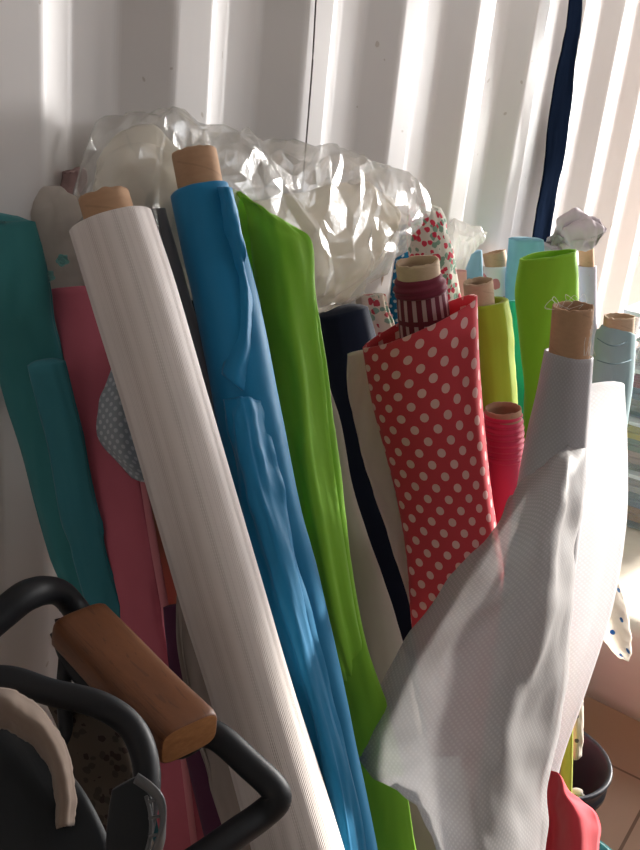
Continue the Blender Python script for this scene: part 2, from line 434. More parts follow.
def pipe(name, pts, r, mat, parent=None, n=8, nt=14, flat=1.0, px=True, closed_r=None, up=None):
    """tube through points; r may be a list per point"""
    w_ = [tuple(P(*p)) if px else tuple(p) for p in pts]
    rr = r if isinstance(r, (list, tuple)) else [r] * len(pts)
    A = cr([list(p) + [q] for p, q in zip(w_, rr)], n); verts = []; faces = []; uvl = []
    up = up or Vector((0, 0, 1)); k = len(A); s = 0
    for i in range(k):
        c = Vector(A[i][:3]); T = (Vector(A[min(k - 1, i + 1)][:3]) - Vector(A[max(0, i - 1)][:3])).normalized()
        x = T.cross(up)
        x = x.normalized() if x.length > .05 else Vector((1, 0, 0))
        y = T.cross(x).normalized()
        for j in range(nt):
            th = 2 * PI * j / nt; verts.append(c + (x * math.cos(th) + y * math.sin(th) * flat) * A[i][3])
    for i in range(k - 1):
        ds = (Vector(A[i + 1][:3]) - Vector(A[i][:3])).length
        for j in range(nt):
            j2 = (j + 1) % nt; faces.append((i * nt + j, i * nt + j2, (i + 1) * nt + j2, (i + 1) * nt + j))
            c = 2 * PI * rr[0]; uvl.extend(((j / nt * c, s), ((j + 1) / nt * c, s), ((j + 1) / nt * c, s + ds), (j / nt * c, s + ds)))
        s += ds
    faces.append(tuple(range(nt))[::-1]); uvl.extend([(0, 0)] * nt)
    faces.append(tuple((k - 1) * nt + j for j in range(nt))); uvl.extend([(0, 0)] * nt)
    return finish_obj(name, verts, faces, uvl, mat, parent)
def box(name, lo, hi, mat, parent=None, bev=.004, seg=2):
    bm = bmesh.new(); bmesh.ops.create_cube(bm, size=1)
    lo, hi = Vector(lo), Vector(hi)
    for v in bm.verts: v.co = Vector(((lo[i] + hi[i]) / 2 + v.co[i] * (hi[i] - lo[i]) for i in range(3)))
    if bev: bmesh.ops.bevel(bm, geom=bm.edges[:], offset=bev, segments=seg, affect='EDGES')
    me = bpy.data.meshes.new(name); bm.to_mesh(me); bm.free(); me.materials.append(mat)
    o = bpy.data.objects.new(name, me); COL.objects.link(o)
    if parent: o.parent = parent
    return o
def lathe(name, c, prof, mat, parent=None, nt=64, ax=None):
    verts = []; faces = []
    for (r, z) in prof:
        for j in range(nt):
            th = 2 * PI * j / nt; verts.append(Vector(c) + Vector((r * math.cos(th), r * math.sin(th), z)))
    for i in range(len(prof) - 1):
        for j in range(nt):
            j2 = (j + 1) % nt; faces.append((i * nt + j, i * nt + j2, (i + 1) * nt + j2, (i + 1) * nt + j))
    return finish_obj(name, verts, faces, None, mat, parent)

# ------------------------------------------------------------------ the room: a shipping container
M_wall = m_wall()
X0, X1, Y1, ZC = -0.95, 4.6, -2.30, 2.42
per = .278; x_start = .843 - per * 8
pro = [(0, 0), (.068, -.036), (.139, -.036), (.205, 0)]     # rise, proud flat, fall, recessed flat
prof = []
k = 0
while x_start + k * per < X1 + .3:
    for (dx, dy) in pro:
        prof.append((x_start + k * per + dx, dy))
    k += 1
verts = []; faces = []
for (x, y) in prof: verts += [(x, y, -.02), (x, y, ZC + .02)]
for i in range(len(prof) - 1): faces.append((2 * i, 2 * i + 2, 2 * i + 3, 2 * i + 1))
wl = finish_obj('wall_back', verts, faces, None, M_wall, smooth=False)
md = wl.modifiers.new('round', 'BEVEL'); md.width = .007; md.segments = 4; md.limit_method = 'ANGLE'; md.angle_limit = math.radians(15)
tag(wl, kind='structure')
M_tile = m_tiles()
fl = box('floor', (X0 - .1, Y1 - .1, -.04), (X1 + .6, .1, 0), M_tile, bev=0); tag(fl, kind='structure')
M_ceil = m_plain('painted_ceiling', (.42, .40, .38), .7)
ce = box('ceiling', (X0 - .1, Y1 - .1, ZC), (X1, .1, ZC + .04), M_ceil, bev=0); tag(ce, kind='structure')
wf = box('wall_front', (X0 - .1, Y1 - .06, -.02), (X1, Y1, ZC), M_ceil, bev=0); tag(wf, kind='structure')
wn = empty('fill_window_1', 'unseen frame added around the fill light on the front wall', 'fill_window', (2.0, Y1, 2.0)); wn['kind'] = 'structure'  # made up to go with the added fill lamp
M_wf = m_plain('white_fill_frame', (.7, .7, .68), .4)
for lo, hi in (((1.12, Y1 - .01, 1.74), (2.88, Y1 + .03, 1.78)), ((1.12, Y1 - .01, 2.22), (2.88, Y1 + .03, 2.26)), ((1.12, Y1 - .01, 1.78), (1.16, Y1 + .03, 2.22)), ((2.84, Y1 - .01, 1.78), (2.88, Y1 + .03, 2.22))):
    box('fill_frame', lo, hi, M_wf, wn)
settle(wn)
wr_ = box('added_lintel', (X1 - .04, Y1, 1.89), (X1, .05, ZC), M_ceil, bev=0); tag(wr_, kind='structure')  # unseen strip added above the opening to limit how far sun reaches
wlf = box('wall_left', (X0 - .06, Y1, -.02), (X0, .05, ZC), M_ceil, bev=0); tag(wlf, kind='structure')

M = {}
M['metal'] = m_plain('black_painted_metal', (.012, .014, .018), .5, .35)
M['card'] = m_card(); M['card_dark'] = m_card('brown_cardboard', (.36, .22, .14)); M['card_pale'] = m_card('pale_cardboard', (.58, .43, .30))
M['navy'] = fabric('navy_fabric', (.010, .017, .040)); M['strap'] = fabric('dark_navy_webbing', (.005, .009, .020), weave=700, sheen=0, spec=0.0, rough=1.0)
M['black'] = fabric('black_fabric', (.010, .012, .016), weave=500)

# dark strap hanging down the wall, loose and slightly wavy, and a thin hanging cord
strap_pts = [(577, -60), (574, 20), (567, 60), (560, 110), (554, 160), (547, 200), (540, 245), (530, 330), (522, 420)]
def on_wall(u, v, off):
    r = c2w(Vector(((u - 320) / F, (v - 425) / F, 1.0))); return CAM + r * ((DW - off) / r.y)
hws = [6.5, 6.5, 8, 10.5, 9, 8.5, 8.5, 8, 8]
g = [[tuple(on_wall(u - h, v, .075 + .006 * math.sin(i * 1.3))), tuple(on_wall(u, v, .07)), tuple(on_wall(u + h, v, .068 - .006 * math.sin(i * 2)))] for i, ((u, v), h) in enumerate(zip(strap_pts, hws))]
o = sheet('hanging_strap', g, M['strap'], px=False, n=8, wr=.003, wrk=10, thick=.002)
tag(o, 'dark navy webbing strap hanging down the white corrugated wall', 'strap')
o = pipe('hanging_string', [tuple(on_wall(u, v, .045)) for u, v in ((319, -60), (316, 0), (312, 70), (306, 145), (300, 220), (295, 300))], .0014, m_plain('grey_cord', (.12, .10, .09), .7), px=False, nt=6)
tag(o, 'thin dark string hanging straight down the wall above the plastic bag', 'string')

# ------------------------------------------------------------------ fabric rolls and bolts
# teal bolts at the left
M['teal'] = fabric('teal_fabric', (.05, .25, .27), fold=.5, rough=.75)
M['teal2'] = fabric('deep_teal_fabric', (.045, .225, .28), fold=.5, rough=.75)
o = bolt('fabric_bolt', [(-32, 214, 36, 222, .815), (-28, 300, 48, 300, .83), (-4, 370, 64, 365, .865), (18, 450, 82, 445, .89), (44, 540, 100, 530, .90), (90, 640, 130, 630, .91), (130, 760, 180, 750, .92)], M['teal'], tilt=0.05, ratio=.35, fold=.10, fine=.015, finek=10, seed=1, dome=.6)
crumple(o, 0.007, np.array([10., 10., 3.]), 15)
tag(o, 'tall green-teal folded fabric bolt at the far left against the wall', 'fabric bolt')
o = bolt('fabric_bolt', [(28, 366, 64, 362, .825), (46, 440, 84, 435, .84), (60, 520, 100, 515, .845), (82, 600, 120, 595, .85), (112, 700, 150, 690, .855)], M['teal2'], tilt=0.2, ratio=.4, fold=.12, fine=.012, finek=9, seed=2, dome=.5)
crumple(o, 0.006, np.array([10., 10., 3.]), 16)
tag(o, 'shorter blue-teal folded fabric bolt between taller teal and pink bolts', 'fabric bolt')
# gauzy bag with teal rosettes
M['gauze'] = fabric('sheer_beige_gauze', (.74, .68, .62), alpha=.9, fold=.9, trans=.2, weave=500)
t = empty('gauze_bundle', 'sheer beige gauze bundle with small teal rosettes behind pink bolt', 'fabric bundle', P(60, 330, .88))
o = gz = bolt('gauze', [(28, 192, 66, 192, .87), (20, 215, 84, 205, .87), (28, 255, 90, 250, .875), (36, 300, 92, 300, .88), (50, 380, 104, 380, .89), (90, 560, 130, 560, .90)], M['gauze'], t, tilt=0.1, ratio=.25, fold=.2, fine=.05, finek=14, seed=3, dome=1.0)
crumple(gz, .010, 13, 4)
M['rosette'] = fabric('teal_rosette', (.25, .55, .54), fold=.6)
for i, (u, v) in enumerate(((63, 260), (49, 276))):
    c = P(u, v, .832); vs = []; fs = []
    ex = c2w(Vector((1, 0, 0))); ey = c2w(Vector((0, 1, 0))); ez = c2w(Vector((0, 0, 1)))
    nr, na = 7, 30
    for a in range(nr):
        for b in range(na):
            th = 2 * PI * b / na; r = .0006 + .0058 * a / (nr - 1) * (1 + .16 * math.sin(5 * th + a)); h = .0025 * math.sin(a * 2.0 + th) - .002 * (a / nr)
            vs.append(c + ex * r * math.cos(th) + ey * r * math.sin(th) - ez * (h + .004))
    for a in range(nr - 1):
        for b in range(na): fs.append((a * na + b, a * na + (b + 1) % na, (a + 1) * na + (b + 1) % na, (a + 1) * na + b))
    r_ = finish_obj('rosette', vs, fs, None, M['rosette'], t); r_.modifiers.new('s', 'SOLIDIFY').thickness = .0012
settle(t)
M['pinkgauze'] = fabric('pale_pink_gauze', (.60, .42, .42), fold=.8, trans=.2)
o = bolt('gauze_bundle', [(58, 172, 86, 170, .905), (54, 200, 90, 198, .905), (60, 260, 96, 260, .91), (90, 400, 124, 400, .92)], M['pinkgauze'], tilt=0.1, ratio=.25, fold=.2, fine=.06, seed=4, dome=1)
crumple(o, .008, 16, 2); tag(o, 'dusky pink gauze peeking out beneath the big plastic bag', 'fabric bundle')
# pink bolt
M['pink'] = fabric('pink_fabric', (.62, .16, .22), fold=.25)
t = empty('fabric_bolt', 'rose pink flat fabric bolt leaning left of the white ribbed roll', 'fabric bolt', P(160, 850, .9))
o = bolt('folded_fabric', [(48, 290, 92, 286, .86), (62, 350, 108, 345, .86), (77, 420, 124, 415, .86), (94, 500, 143, 495, .86), (108, 560, 154, 555, .86), (122, 640, 166, 635, .86), (148, 780, 196, 775, .86), (162, 850, 209, 845, .86)], M['pink'], t, tilt=0.12, ratio=.22, sq=2.6, fold=.05, fine=.012, finek=6, seed=5, dome=.3)
crumple(o, 0.0022, np.array([7.,7.,2.]), 18)
M['pink2'] = fabric('light_pink_fabric', (.70, .26, .30))
f_ = bolt('folded_edge', [(138, 470, 145, 470, .872), (150, 545, 158, 545, .872), (163, 620, 171, 620, .872), (172, 690, 179, 690, .872)], M['pink2'], t, tilt=0.12, ratio=.6, seed=6); f_['label'] = 'paler pink folded edge'
settle(t)
M['salmon'] = fabric('salmon_fabric', (.55, .26, .17))
o = bolt('fabric_bolt', [(120, 380, 24, .925), (140, 470, 26, .925), (160, 560, 26, .925), (182, 650, 22, .925), (210, 800, 22, .925)], M['salmon'], tilt=0.15, ratio=.5, fold=.05, seed=7)
crumple(o, 0.003, np.array([10., 10., 3.]), 17)
tag(o, 'salmon orange fabric bolt glimpsed between the pink and white rolls', 'fabric bolt')
M['plum'] = fabric('plum_fabric', (.10, .03, .07))
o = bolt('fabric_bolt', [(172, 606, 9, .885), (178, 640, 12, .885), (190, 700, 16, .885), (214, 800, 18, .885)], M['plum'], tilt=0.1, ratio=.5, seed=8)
tag(o, 'dark plum fabric strip behind the wooden armrest', 'fabric bolt')
M['greydot'] = m_dots('grey_dotted_fabric', (.36, .41, .46), (.60, .64, .68), .0125, .20, .2)
o = sheet('fabric_corner', [[(128, 330, .905), (122, 325, .90), (150, 320, .90), (185, 330, .91)], [(110, 372, .875), (125, 375, .868), (150, 380, .89), (185, 390, .91)], [(99, 405, .872), (120, 420, .865), (150, 425, .89), (190, 430, .91)], [(100, 440, .872), (125, 455, .865), (155, 460, .89), (195, 465, .91)], [(132, 478, .872), (148, 483, .868), (165, 485, .89), (200, 490, .91)]], M['greydot'], dz=-.028, wr=.003, wrk=10, thick=.0015)
tag(o, 'blue-grey fabric corner with tiny pale dots poking from behind white roll', 'fabric')
# slate roll and dark teal lace behind the white roll
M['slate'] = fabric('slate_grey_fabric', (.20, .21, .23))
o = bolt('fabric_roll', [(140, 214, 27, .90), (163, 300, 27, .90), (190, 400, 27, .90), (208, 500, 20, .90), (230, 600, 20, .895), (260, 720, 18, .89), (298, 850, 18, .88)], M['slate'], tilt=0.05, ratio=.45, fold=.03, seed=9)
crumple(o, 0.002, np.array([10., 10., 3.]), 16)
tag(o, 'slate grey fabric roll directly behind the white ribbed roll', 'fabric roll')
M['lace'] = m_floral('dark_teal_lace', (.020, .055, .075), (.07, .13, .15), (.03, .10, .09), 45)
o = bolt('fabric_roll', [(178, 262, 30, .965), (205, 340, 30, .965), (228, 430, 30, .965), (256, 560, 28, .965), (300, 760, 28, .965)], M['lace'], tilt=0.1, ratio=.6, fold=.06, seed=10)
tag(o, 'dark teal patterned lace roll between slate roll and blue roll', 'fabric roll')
# beige cloth below the white roll
M['stripebeige'] = fabric('grey_beige_cloth', (.36, .31, .28), fold=1.0)
o = bolt('fabric_bolt', [(212, 560, 26, .865), (204, 612, 27, .865), (206, 655, 28, .865), (218, 710, 29, .865), (242, 790, 30, .86), (264, 860, 30, .86)], M['stripebeige'], tilt=0.05, ratio=.35, fold=.22, foldk=3.5, fine=.02, seed=11)
crumple(o, 0.006, np.array([14.,14.,3.]), 22)
tag(o, 'creased grey-beige cloth bolt under the lower left of white roll', 'fabric bolt')

# the white ribbed roll
M['ribbed'] = m_ribbed()
t = empty('fabric_roll', 'thick white ribbed fabric roll with cardboard core, nearest the chair', 'fabric roll', P(300, 850, .8))
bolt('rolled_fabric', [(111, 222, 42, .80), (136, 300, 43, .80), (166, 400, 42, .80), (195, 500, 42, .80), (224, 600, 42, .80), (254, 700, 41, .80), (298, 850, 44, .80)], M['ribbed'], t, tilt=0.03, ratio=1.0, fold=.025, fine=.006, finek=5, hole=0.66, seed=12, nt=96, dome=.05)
tube_core('cardboard_core', 103.0, 195.0, 111.0, 222.0, 25.5, 0.7988, 0.8, M['card'], t, seed=1, wall=.1)
settle(t)
# the blue roll
M['blue'] = fabric('bright_blue_fabric', (.005, .21, .44), rough=.6, spec=.35, fold=.3)
t = empty('fabric_roll', 'bright blue fabric roll with tall cardboard core, beside lime satin', 'fabric roll', P(345, 850, .9))
o = bolt('rolled_fabric', [(200, 190, 29, .89), (213, 245, 31, .89), (226, 300, 32, .89), (247, 400, 33, .89), (266, 500, 35, .89), (289, 600, 35, .89), (313, 700, 34, .89), (343, 850, 34, .89)], M['blue'], t, tilt=0.03, ratio=.9, fold=.05, fine=.01, finek=7, hole=0.8, seed=13, dome=.05)
crumple(o, 0.002, np.array([8.,8.,2.5]), 18)
tube_core('cardboard_core', 194.0, 152.0, 201.0, 190.0, 22.5, .888, .89, M['card'], t, seed=2)
sheet('loose_flap', [[(216, 187, .91), (226, 187, .897), (231, 188, .91)], [(220, 215, .91), (232, 215, .898), (239, 222, .905)], [(224, 236, .91), (238, 243, .898), (246, 252, .90)], [(232, 262, .912), (241, 262, .902), (244, 268, .91)], [(236, 290, .912), (246, 294, .904), (251, 300, .915)], [(236, 326, .91), (246, 335, .900), (254, 338, .915)], [(228, 350, .908), (240, 362, .896), (252, 372, .915)], [(222, 374, .905), (234, 384, .896), (250, 396, .912)]], M['blue'], t, dz=-.038, n=6, wr=.002, thick=.002, edge=.001, seed=2)
sheet('loose_flap', [[(226, 400, .912), (242, 396, .893), (262, 404, .915)], [(228, 420, .905), (248, 425, .886), (268, 432, .912)], [(233, 450, .905), (254, 462, .884), (278, 472, .910)], [(240, 500, .903), (266, 515, .882), (290, 525, .908)], [(250, 560, .90), (284, 585, .880), (306, 592, .905)], [(270, 640, .897), (306, 672, .877), (330, 680, .902)], [(300, 740, .893), (332, 765, .874), (350, 770, .898)], [(330, 870, .89), (355, 890, .870), (372, 895, .893)]], M['blue'], t, dz=-.038, n=8, wr=.007, wrk=9, wrs=(.7, 3.2), thick=.002, seed=5)
settle(t)
# lime satin
M['lime'] = fabric('lime_satin', (.28, .61, .04), rough=.6, spec=.3, fold=.35, trans=.22)
t = empty('fabric_bolt', 'lime green satin bolt draped right of the blue roll', 'fabric bolt', P(390, 850, .95))
o = bolt('draped_satin', [(229, 189, 235, 189, .955), (232, 215, 266, 212, .955), (240, 250, 308, 246, .955), (250, 300, 316, 300, .955), (264, 380, 327, 372, .955), (284, 480, 341, 470, .955), (303, 560, 350, 555, .955), (328, 660, 370, 650, .955), (350, 760, 400, 750, .955), (364, 850, 414, 845, .955)], M['lime'], t, tilt=0.08, ratio=.36, fold=.12, foldk=2.6, fine=.008, finek=8, seed=14, dome=.2)
crumple(o, 0.004, np.array([9.,9.,1.6]), 18)
sheet('loose_fold', [[(236, 190, .972), (242, 196, .966), (250, 205, .97)], [(244, 205, .968), (262, 208, .955), (274, 216, .965)], [(248, 225, .966), (272, 224, .95), (298, 228, .962)], [(252, 255, .962), (282, 250, .945), (313, 245, .962)], [(258, 300, .96), (288, 300, .945), (315, 305, .96)], [(270, 370, .958), (296, 370, .945), (322, 372, .965)], [(288, 470, .955), (308, 470, .945), (334, 468, .965)], [(312, 590, .958), (330, 590, .95), (350, 588, .975)], [(338, 680, .975), (352, 680, .985), (368, 676, .99)]], M['lime'], t, dz=-.022, tilt=.06, n=7, wr=.007, wrk=8, wrs=(.6, 2.2), thick=.0015, seed=8)
settle(t)
# cream roll, navy roll, off-white cloth
M['creamdk'] = fabric('putty_fabric', (.40, .35, .30), fold=.2)
o = bolt('fabric_roll', [(310, 384, 330, 386, 1.10), (318, 430, 343, 430, 1.10), (324, 500, 357, 497, 1.10), (342, 600, 389, 597, 1.09), (362, 690, 413, 685, 1.08), (382, 790, 432, 785, 1.07), (398, 850, 444, 848, 1.06)], M['creamdk'], tilt=0.2, ratio=.6, fold=.05, fine=.008, seed=15)
crumple(o, 0.003, np.array([10., 10., 3.]), 18)
tag(o, 'putty beige fabric roll emerging between lime satin and navy roll', 'fabric roll')
o = bolt('fabric_roll', [(342, 312, 27, 1.30), (350, 350, 29, 1.30), (362, 420, 30, 1.30), (378, 500, 32, 1.29), (396, 600, 32, 1.28), (412, 700, 30, 1.26), (430, 850, 30, 1.24)], M['navy'], tilt=0.25, ratio=.7, fold=.04, seed=16, dome=.3)
crumple(o, 0.003, np.array([10., 10., 3.]), 15)
tag(o, 'very dark navy fabric roll under the plastic bag, left of polka dots', 'fabric roll')
M['offwhite'] = fabric('off_white_cotton', (.76, .69, .64), fold=.4)
o = bolt('fabric_bolt', [(349, 354, 368, 350, 1.22), (350, 390, 380, 388, 1.22), (357, 430, 392, 428, 1.22), (371, 480, 402, 478, 1.22), (389, 530, 416, 528, 1.22), (402, 575, 426, 575, 1.22), (412, 610, 438, 610, 1.22), (430, 700, 455, 700, 1.20)], M['offwhite'], tilt=0.3, ratio=.18, fold=.15, fine=.03, seed=17, dome=.5)
crumple(o, 0.004, np.array([10., 10., 3.]), 19)
tag(o, 'off-white cotton fabric edge hanging left of the polka dot bolt', 'fabric bolt')
# red polka dot bolt, open at the top, with the maroon roll standing inside it
M['polka'] = m_dots('red_polka_fabric', (.72, .075, .10), (.90, .56, .54), .040, .185, .25, ku=1.22)
o = bolt('fabric_bolt', [(364, 348, 478, 294, 1.14), (372, 405, 483, 385, 1.14), (385, 455, 489, 450, 1.14), (397, 505, 495, 505, 1.14), (406, 560, 503, 560, 1.14), (412, 630, 513, 630, 1.14), (428, 740, 530, 740, 1.14), (445, 850, 545, 850, 1.14)], M['polka'], tilt=0.36, ratio=.58, fold=.07, foldk=1.6, fine=.012, finek=7, top='open', seed=18, thick=.003)
tag(o, 'coral red polka dot fabric bolt wrapped open at the top', 'fabric bolt')
M['maroon'] = fabric('maroon_fabric', (.17, .022, .045))
def m_maroon_stripe():
    m, nt = newmat('maroon_fabric_with_white_bars'); uv, u, v = uvs(nt)
    a = math_(nt, 'LESS_THAN', math_(nt, 'FRACT', math_(nt, 'DIVIDE', u, .0165)), .42)
    b = math_(nt, 'LESS_THAN', math_(nt, 'FRACT', math_(nt, 'DIVIDE', math_(nt, 'ADD', v, .006), .055)), .86)
    fac = math_(nt, 'MULTIPLY', math_(nt, 'MULTIPLY', a, b), .8)
    finish(nt, mixc(nt, fac, (.15, .022, .04), (.55, .36, .38)), .8, ntex(nt, scaled(nt, uv, (900, 600, 1)), 1, 1), .3, .0006, .1, .2); return m
t = empty('fabric_roll', 'maroon fabric roll with pale bars and open cardboard core', 'fabric roll', P(440, 600, 1.14))
bolt('rolled_fabric', [(421, 290, 25, 1.1474), (424, 320, 26, 1.1474), (432, 380, 27, 1.1474), (446, 500, 25, 1.1474), (453, 560, 24, 1.1474)], m_maroon_stripe(), t, tilt=.37, floor=False, ratio=.95, fold=.03, fine=.01, hole=.8, seed=19, dome=.05)
bd = bolt('folded_band', [(418, 276, 22.5, 1.14), (419, 282, 25, 1.14), (420, 287, 26.5, 1.14), (421, 293, 25.5, 1.14)], M['maroon'], t, tilt=0.42, ratio=1, fold=.03, ripple=.03, floor=False, ns=6, hole=0.93, seed=20, dome=.05); bd['label'] = 'plain maroon band gathered below the core'
tube_core('cardboard_core', 417.0, 261.0, 420.0, 290.0, 22.0, 1.132, 1.1474, M['card_pale'], t, seed=3, wall=.1)
settle(t)
# things behind: floral roll, blue dotted, kraft-coloured roll, rose cloth
M['rosefl'] = m_floral('red_floral_fabric', (.68, .66, .58), (.60, .045, .085), (.22, .36, .27), 88, .5)
o = bolt('fabric_roll', [(424, 210, 16, 1.42), (427, 232, 20, 1.42), (432, 262, 22, 1.42), (438, 300, 22, 1.42), (448, 360, 22, 1.42), (480, 560, 22, 1.38)], M['rosefl'], tilt=0.36, ratio=.8, fold=.08, fine=.04, seed=21, dome=.5)
crumple(o, 0.004, np.array([14.,14.,12.]), 17)
tag(o, 'white fabric roll printed with small red roses, behind the maroon roll', 'fabric roll')
M['bluedot'] = m_dots('blue_dotted_fabric', (.008, .16, .34), (.50, .62, .68), .021, .17)
o = bolt('fabric_bolt', [(400, 226, 424, 226, 1.50), (384, 258, 414, 254, 1.50), (378, 280, 412, 278, 1.50), (381, 330, 418, 330, 1.50), (400, 480, 440, 480, 1.48)], M['bluedot'], tilt=0.36, ratio=.5, fold=.08, seed=22)
tag(o, 'blue fabric bolt with white dots behind the maroon roll core', 'fabric bolt')
M['kraft'] = fabric('tan_linen', (.48, .36, .27), fold=.5)
o = bolt('fabric_bolt', [(362, 262, 384, 268, 1.44), (354, 282, 382, 288, 1.44), (350, 305, 380, 310, 1.44), (358, 360, 386, 360, 1.44), (380, 480, 410, 480, 1.42)], M['kraft'], tilt=0.36, ratio=.6, sq=3, fold=.2, fine=.03, seed=23, dome=.1)
crumple(o, 0.007, np.array([14.,14.,12.]), 16)
tag(o, 'tan linen fabric bolt with creased end under the bag corner', 'fabric bolt')
M['rosefl2'] = m_floral('cream_rose_fabric', (.66, .60, .50), (.45, .06, .08), (.22, .36, .28), 80, .5)
o = bolt('fabric_bolt', [(356, 296, 386, 294, 1.36), (358, 315, 390, 312, 1.36), (366, 335, 396, 332, 1.36), (372, 400, 402, 400, 1.36), (392, 520, 424, 520, 1.34)], M['rosefl2'], tilt=0.36, ratio=.3, fold=.2, fine=.04, seed=24, dome=.3)
tag(o, 'cream rose-print fabric bolt crammed left of the polka dot top', 'fabric bolt')
# lime-yellow roll
M['yellowgreen'] = fabric('yellow_green_fabric', (.34, .46, .03), rough=.7, fold=.2)
t = empty('fabric_roll', 'yellow-green fabric roll with cardboard core right of polka dots', 'fabric roll', P(510, 600, 1.3))
o = bolt('rolled_fabric', [(486, 302, 22, 1.33), (492, 340, 21, 1.33), (497, 400, 20, 1.33), (506, 500, 20, 1.33), (520, 640, 20, 1.33)], M['yellowgreen'], t, tilt=0.36, ratio=.9, fold=.06, fine=.02, finek=12, hole=0.7, seed=25, dome=.05)
crumple(o, 0.002, np.array([6.,6.,14.]), 25)
tube_core('cardboard_core', 478.0, 281.0, 480.0, 304.0, 15.0, 1.3167, 1.33, M['card_pale'], t, seed=4)
settle(t)
# red roll with rippled top
M['crimson'] = fabric('crimson_fabric', (.50, .03, .085), rough=.65)
t = empty('fabric_roll', 'short crimson roll with rippled top in front of green rolls', 'fabric roll', P(530, 700, 1.2))
bolt('rolled_fabric', [(503, 452, 19.5, 1.2626), (503, 500, 20, 1.2626), (508, 560, 20, 1.2626), (520, 680, 20, 1.26), (540, 850, 20, 1.25)], M['crimson'], t, tilt=0.42, ratio=.95, fold=.03, hole=.8, seed=26)
bolt('rippled_band', [(503, 413, 18.5, 1.24), (503, 425, 20, 1.24), (503, 440, 20.5, 1.24), (503, 457, 20, 1.24)], M['crimson'], t, tilt=.42, ratio=.97, ripple=.05, floor=False, ns=16, hole=0.97, seed=27, dome=.02)
tube_core('cardboard_core', 503.0, 408.0, 503.0, 430.0, 18.0, 1.237, 1.2498, M['card_dark'], t, seed=5, wall=.08)
settle(t)
# back row right
M['pinkprint'] = m_floral('white_pink_print', (.74, .70, .70), (.62, .22, .25), (.62, .40, .42), 30)
t = empty('fabric_roll', 'white and pink print roll with brown core in the back row', 'fabric roll', P(520, 500, 1.7))
bolt('rolled_fabric', [(497, 266, 14, 1.72), (499, 300, 14, 1.72), (504, 360, 14, 1.72), (512, 460, 14, 1.7)], M['pinkprint'], t, tilt=0.3, ratio=.9, hole=0.82, seed=28)
tube_core('cardboard_core', 494.0, 252.0, 497.0, 268.0, 11.5, 1.7124, 1.72, M['card'], t, seed=6)
settle(t)
M['powder'] = fabric('powder_blue_fabric', (.22, .38, .52), fold=.3)
o = bolt('fabric_bolt', [(466, 254, 482, 250, 1.66), (466, 290, 484, 288, 1.66), (474, 400, 492, 400, 1.64)], M['powder'], tilt=0.3, ratio=.6, seed=29)
tag(o, 'sliver of powder blue fabric bolt left of the brown cardboard core', 'fabric bolt')
M['pinkpale'] = fabric('blush_fabric', (.62, .33, .33), fold=.3)
o = bolt('fabric_bolt', [(446, 272, 466, 270, 1.56), (446, 300, 468, 300, 1.56), (456, 400, 480, 400, 1.54)], M['pinkpale'], tilt=0.3, ratio=.4, fold=.1, seed=30)
tag(o, 'blush pink fabric bolt peeping between floral roll and yellow-green core', 'fabric bolt')
M['paleblue'] = fabric('pale_blue_fabric', (.20, .44, .58), fold=.3, trans=.1)
o = bolt('fabric_bolt', [(508, 238, 543, 240, 1.66), (506, 270, 545, 270, 1.66), (506, 310, 546, 310, 1.66), (512, 420, 552, 420, 1.64)], M['paleblue'], tilt=0.36, ratio=.5, fold=.05, fine=.02, seed=31, dome=.2)
crumple(o, 0.004, np.array([8.,8.,6.]), 19)
tag(o, 'pale blue fabric bolt standing left of the apple green bolt', 'fabric bolt')
M['turq'] = fabric('turquoise_fabric', (.03, .40, .38), fold=.4, trans=.1)
o = bolt('fabric_bolt', [(507, 302, 534, 300, 1.54), (508, 350, 536, 350, 1.54), (511, 420, 540, 420, 1.54), (520, 520, 550, 520, 1.52)], M['turq'], tilt=0.36, ratio=.4, fold=.1, fine=.03, seed=32, dome=.3)
crumple(o, 0.006, np.array([12.,12.,9.]), 15)
tag(o, 'turquoise fabric bolt low between yellow-green and apple green rolls', 'fabric bolt')
M['apple'] = fabric('apple_green_fabric', (.27, .56, .035), rough=.7, fold=.4, trans=.15)
o = bolt('fabric_bolt', [(521, 259, 577, 249, 1.42), (517, 290, 579, 285, 1.42), (520, 345, 579, 340, 1.42), (524, 400, 581, 400, 1.42), (520, 520, 574, 520, 1.44), (505, 700, 555, 700, 1.47)], M['apple'], tilt=0.36, ratio=.62, fold=.08, foldk=1.8, fine=.02, finek=12, top='open', seed=33, thick=.004)
crumple(o, 0.0035, np.array([9.,9.,5.]), 16)
tag(o, 'apple green fabric bolt with hollow folded top behind the silver roll', 'fabric bolt')
M['lav'] = fabric('lavender_fabric', (.50, .46, .56)); M['lilac'] = fabric('lilac_grey_fabric', (.62, .56, .60), fold=.5, trans=.25)
t = empty('fabric_roll', 'slim lavender fabric roll with tan core near the wall strap', 'fabric roll', P(590, 400, 1.8))
bolt('rolled_fabric', [(587, 266, 9.5, 1.75), (587, 300, 9.5, 1.75), (588, 340, 9.5, 1.75), (596, 460, 9.5, 1.73)], M['lav'], t, tilt=0.36, ratio=.9, hole=0.8, seed=34)
tube_core('cardboard_core', 586.0, 246.0, 587.0, 268.0, 7.5, 1.7372, 1.75, M['card'], t, seed=7)
settle(t)
o = bolt('draped_cloth', [(543, 246, 547, 250, 1.70), (553, 230, 560, 252, 1.70), (566, 219, 574, 250, 1.70), (582, 216, 588, 247, 1.70), (598, 219, 598, 245, 1.70), (606, 228, 605, 238, 1.70)], M['lilac'], ratio=.6, fold=.75, foldk=2.6, fine=.12, finek=20, floor=False, seed=35, dome=.4)
crumple(o, .020, 14, 2); tag(o, 'crumpled lilac-grey cloth heaped on top of the lavender roll', 'cloth')
M['mist'] = fabric('misty_blue_fabric', (.34, .50, .54), fold=.3, trans=.12)
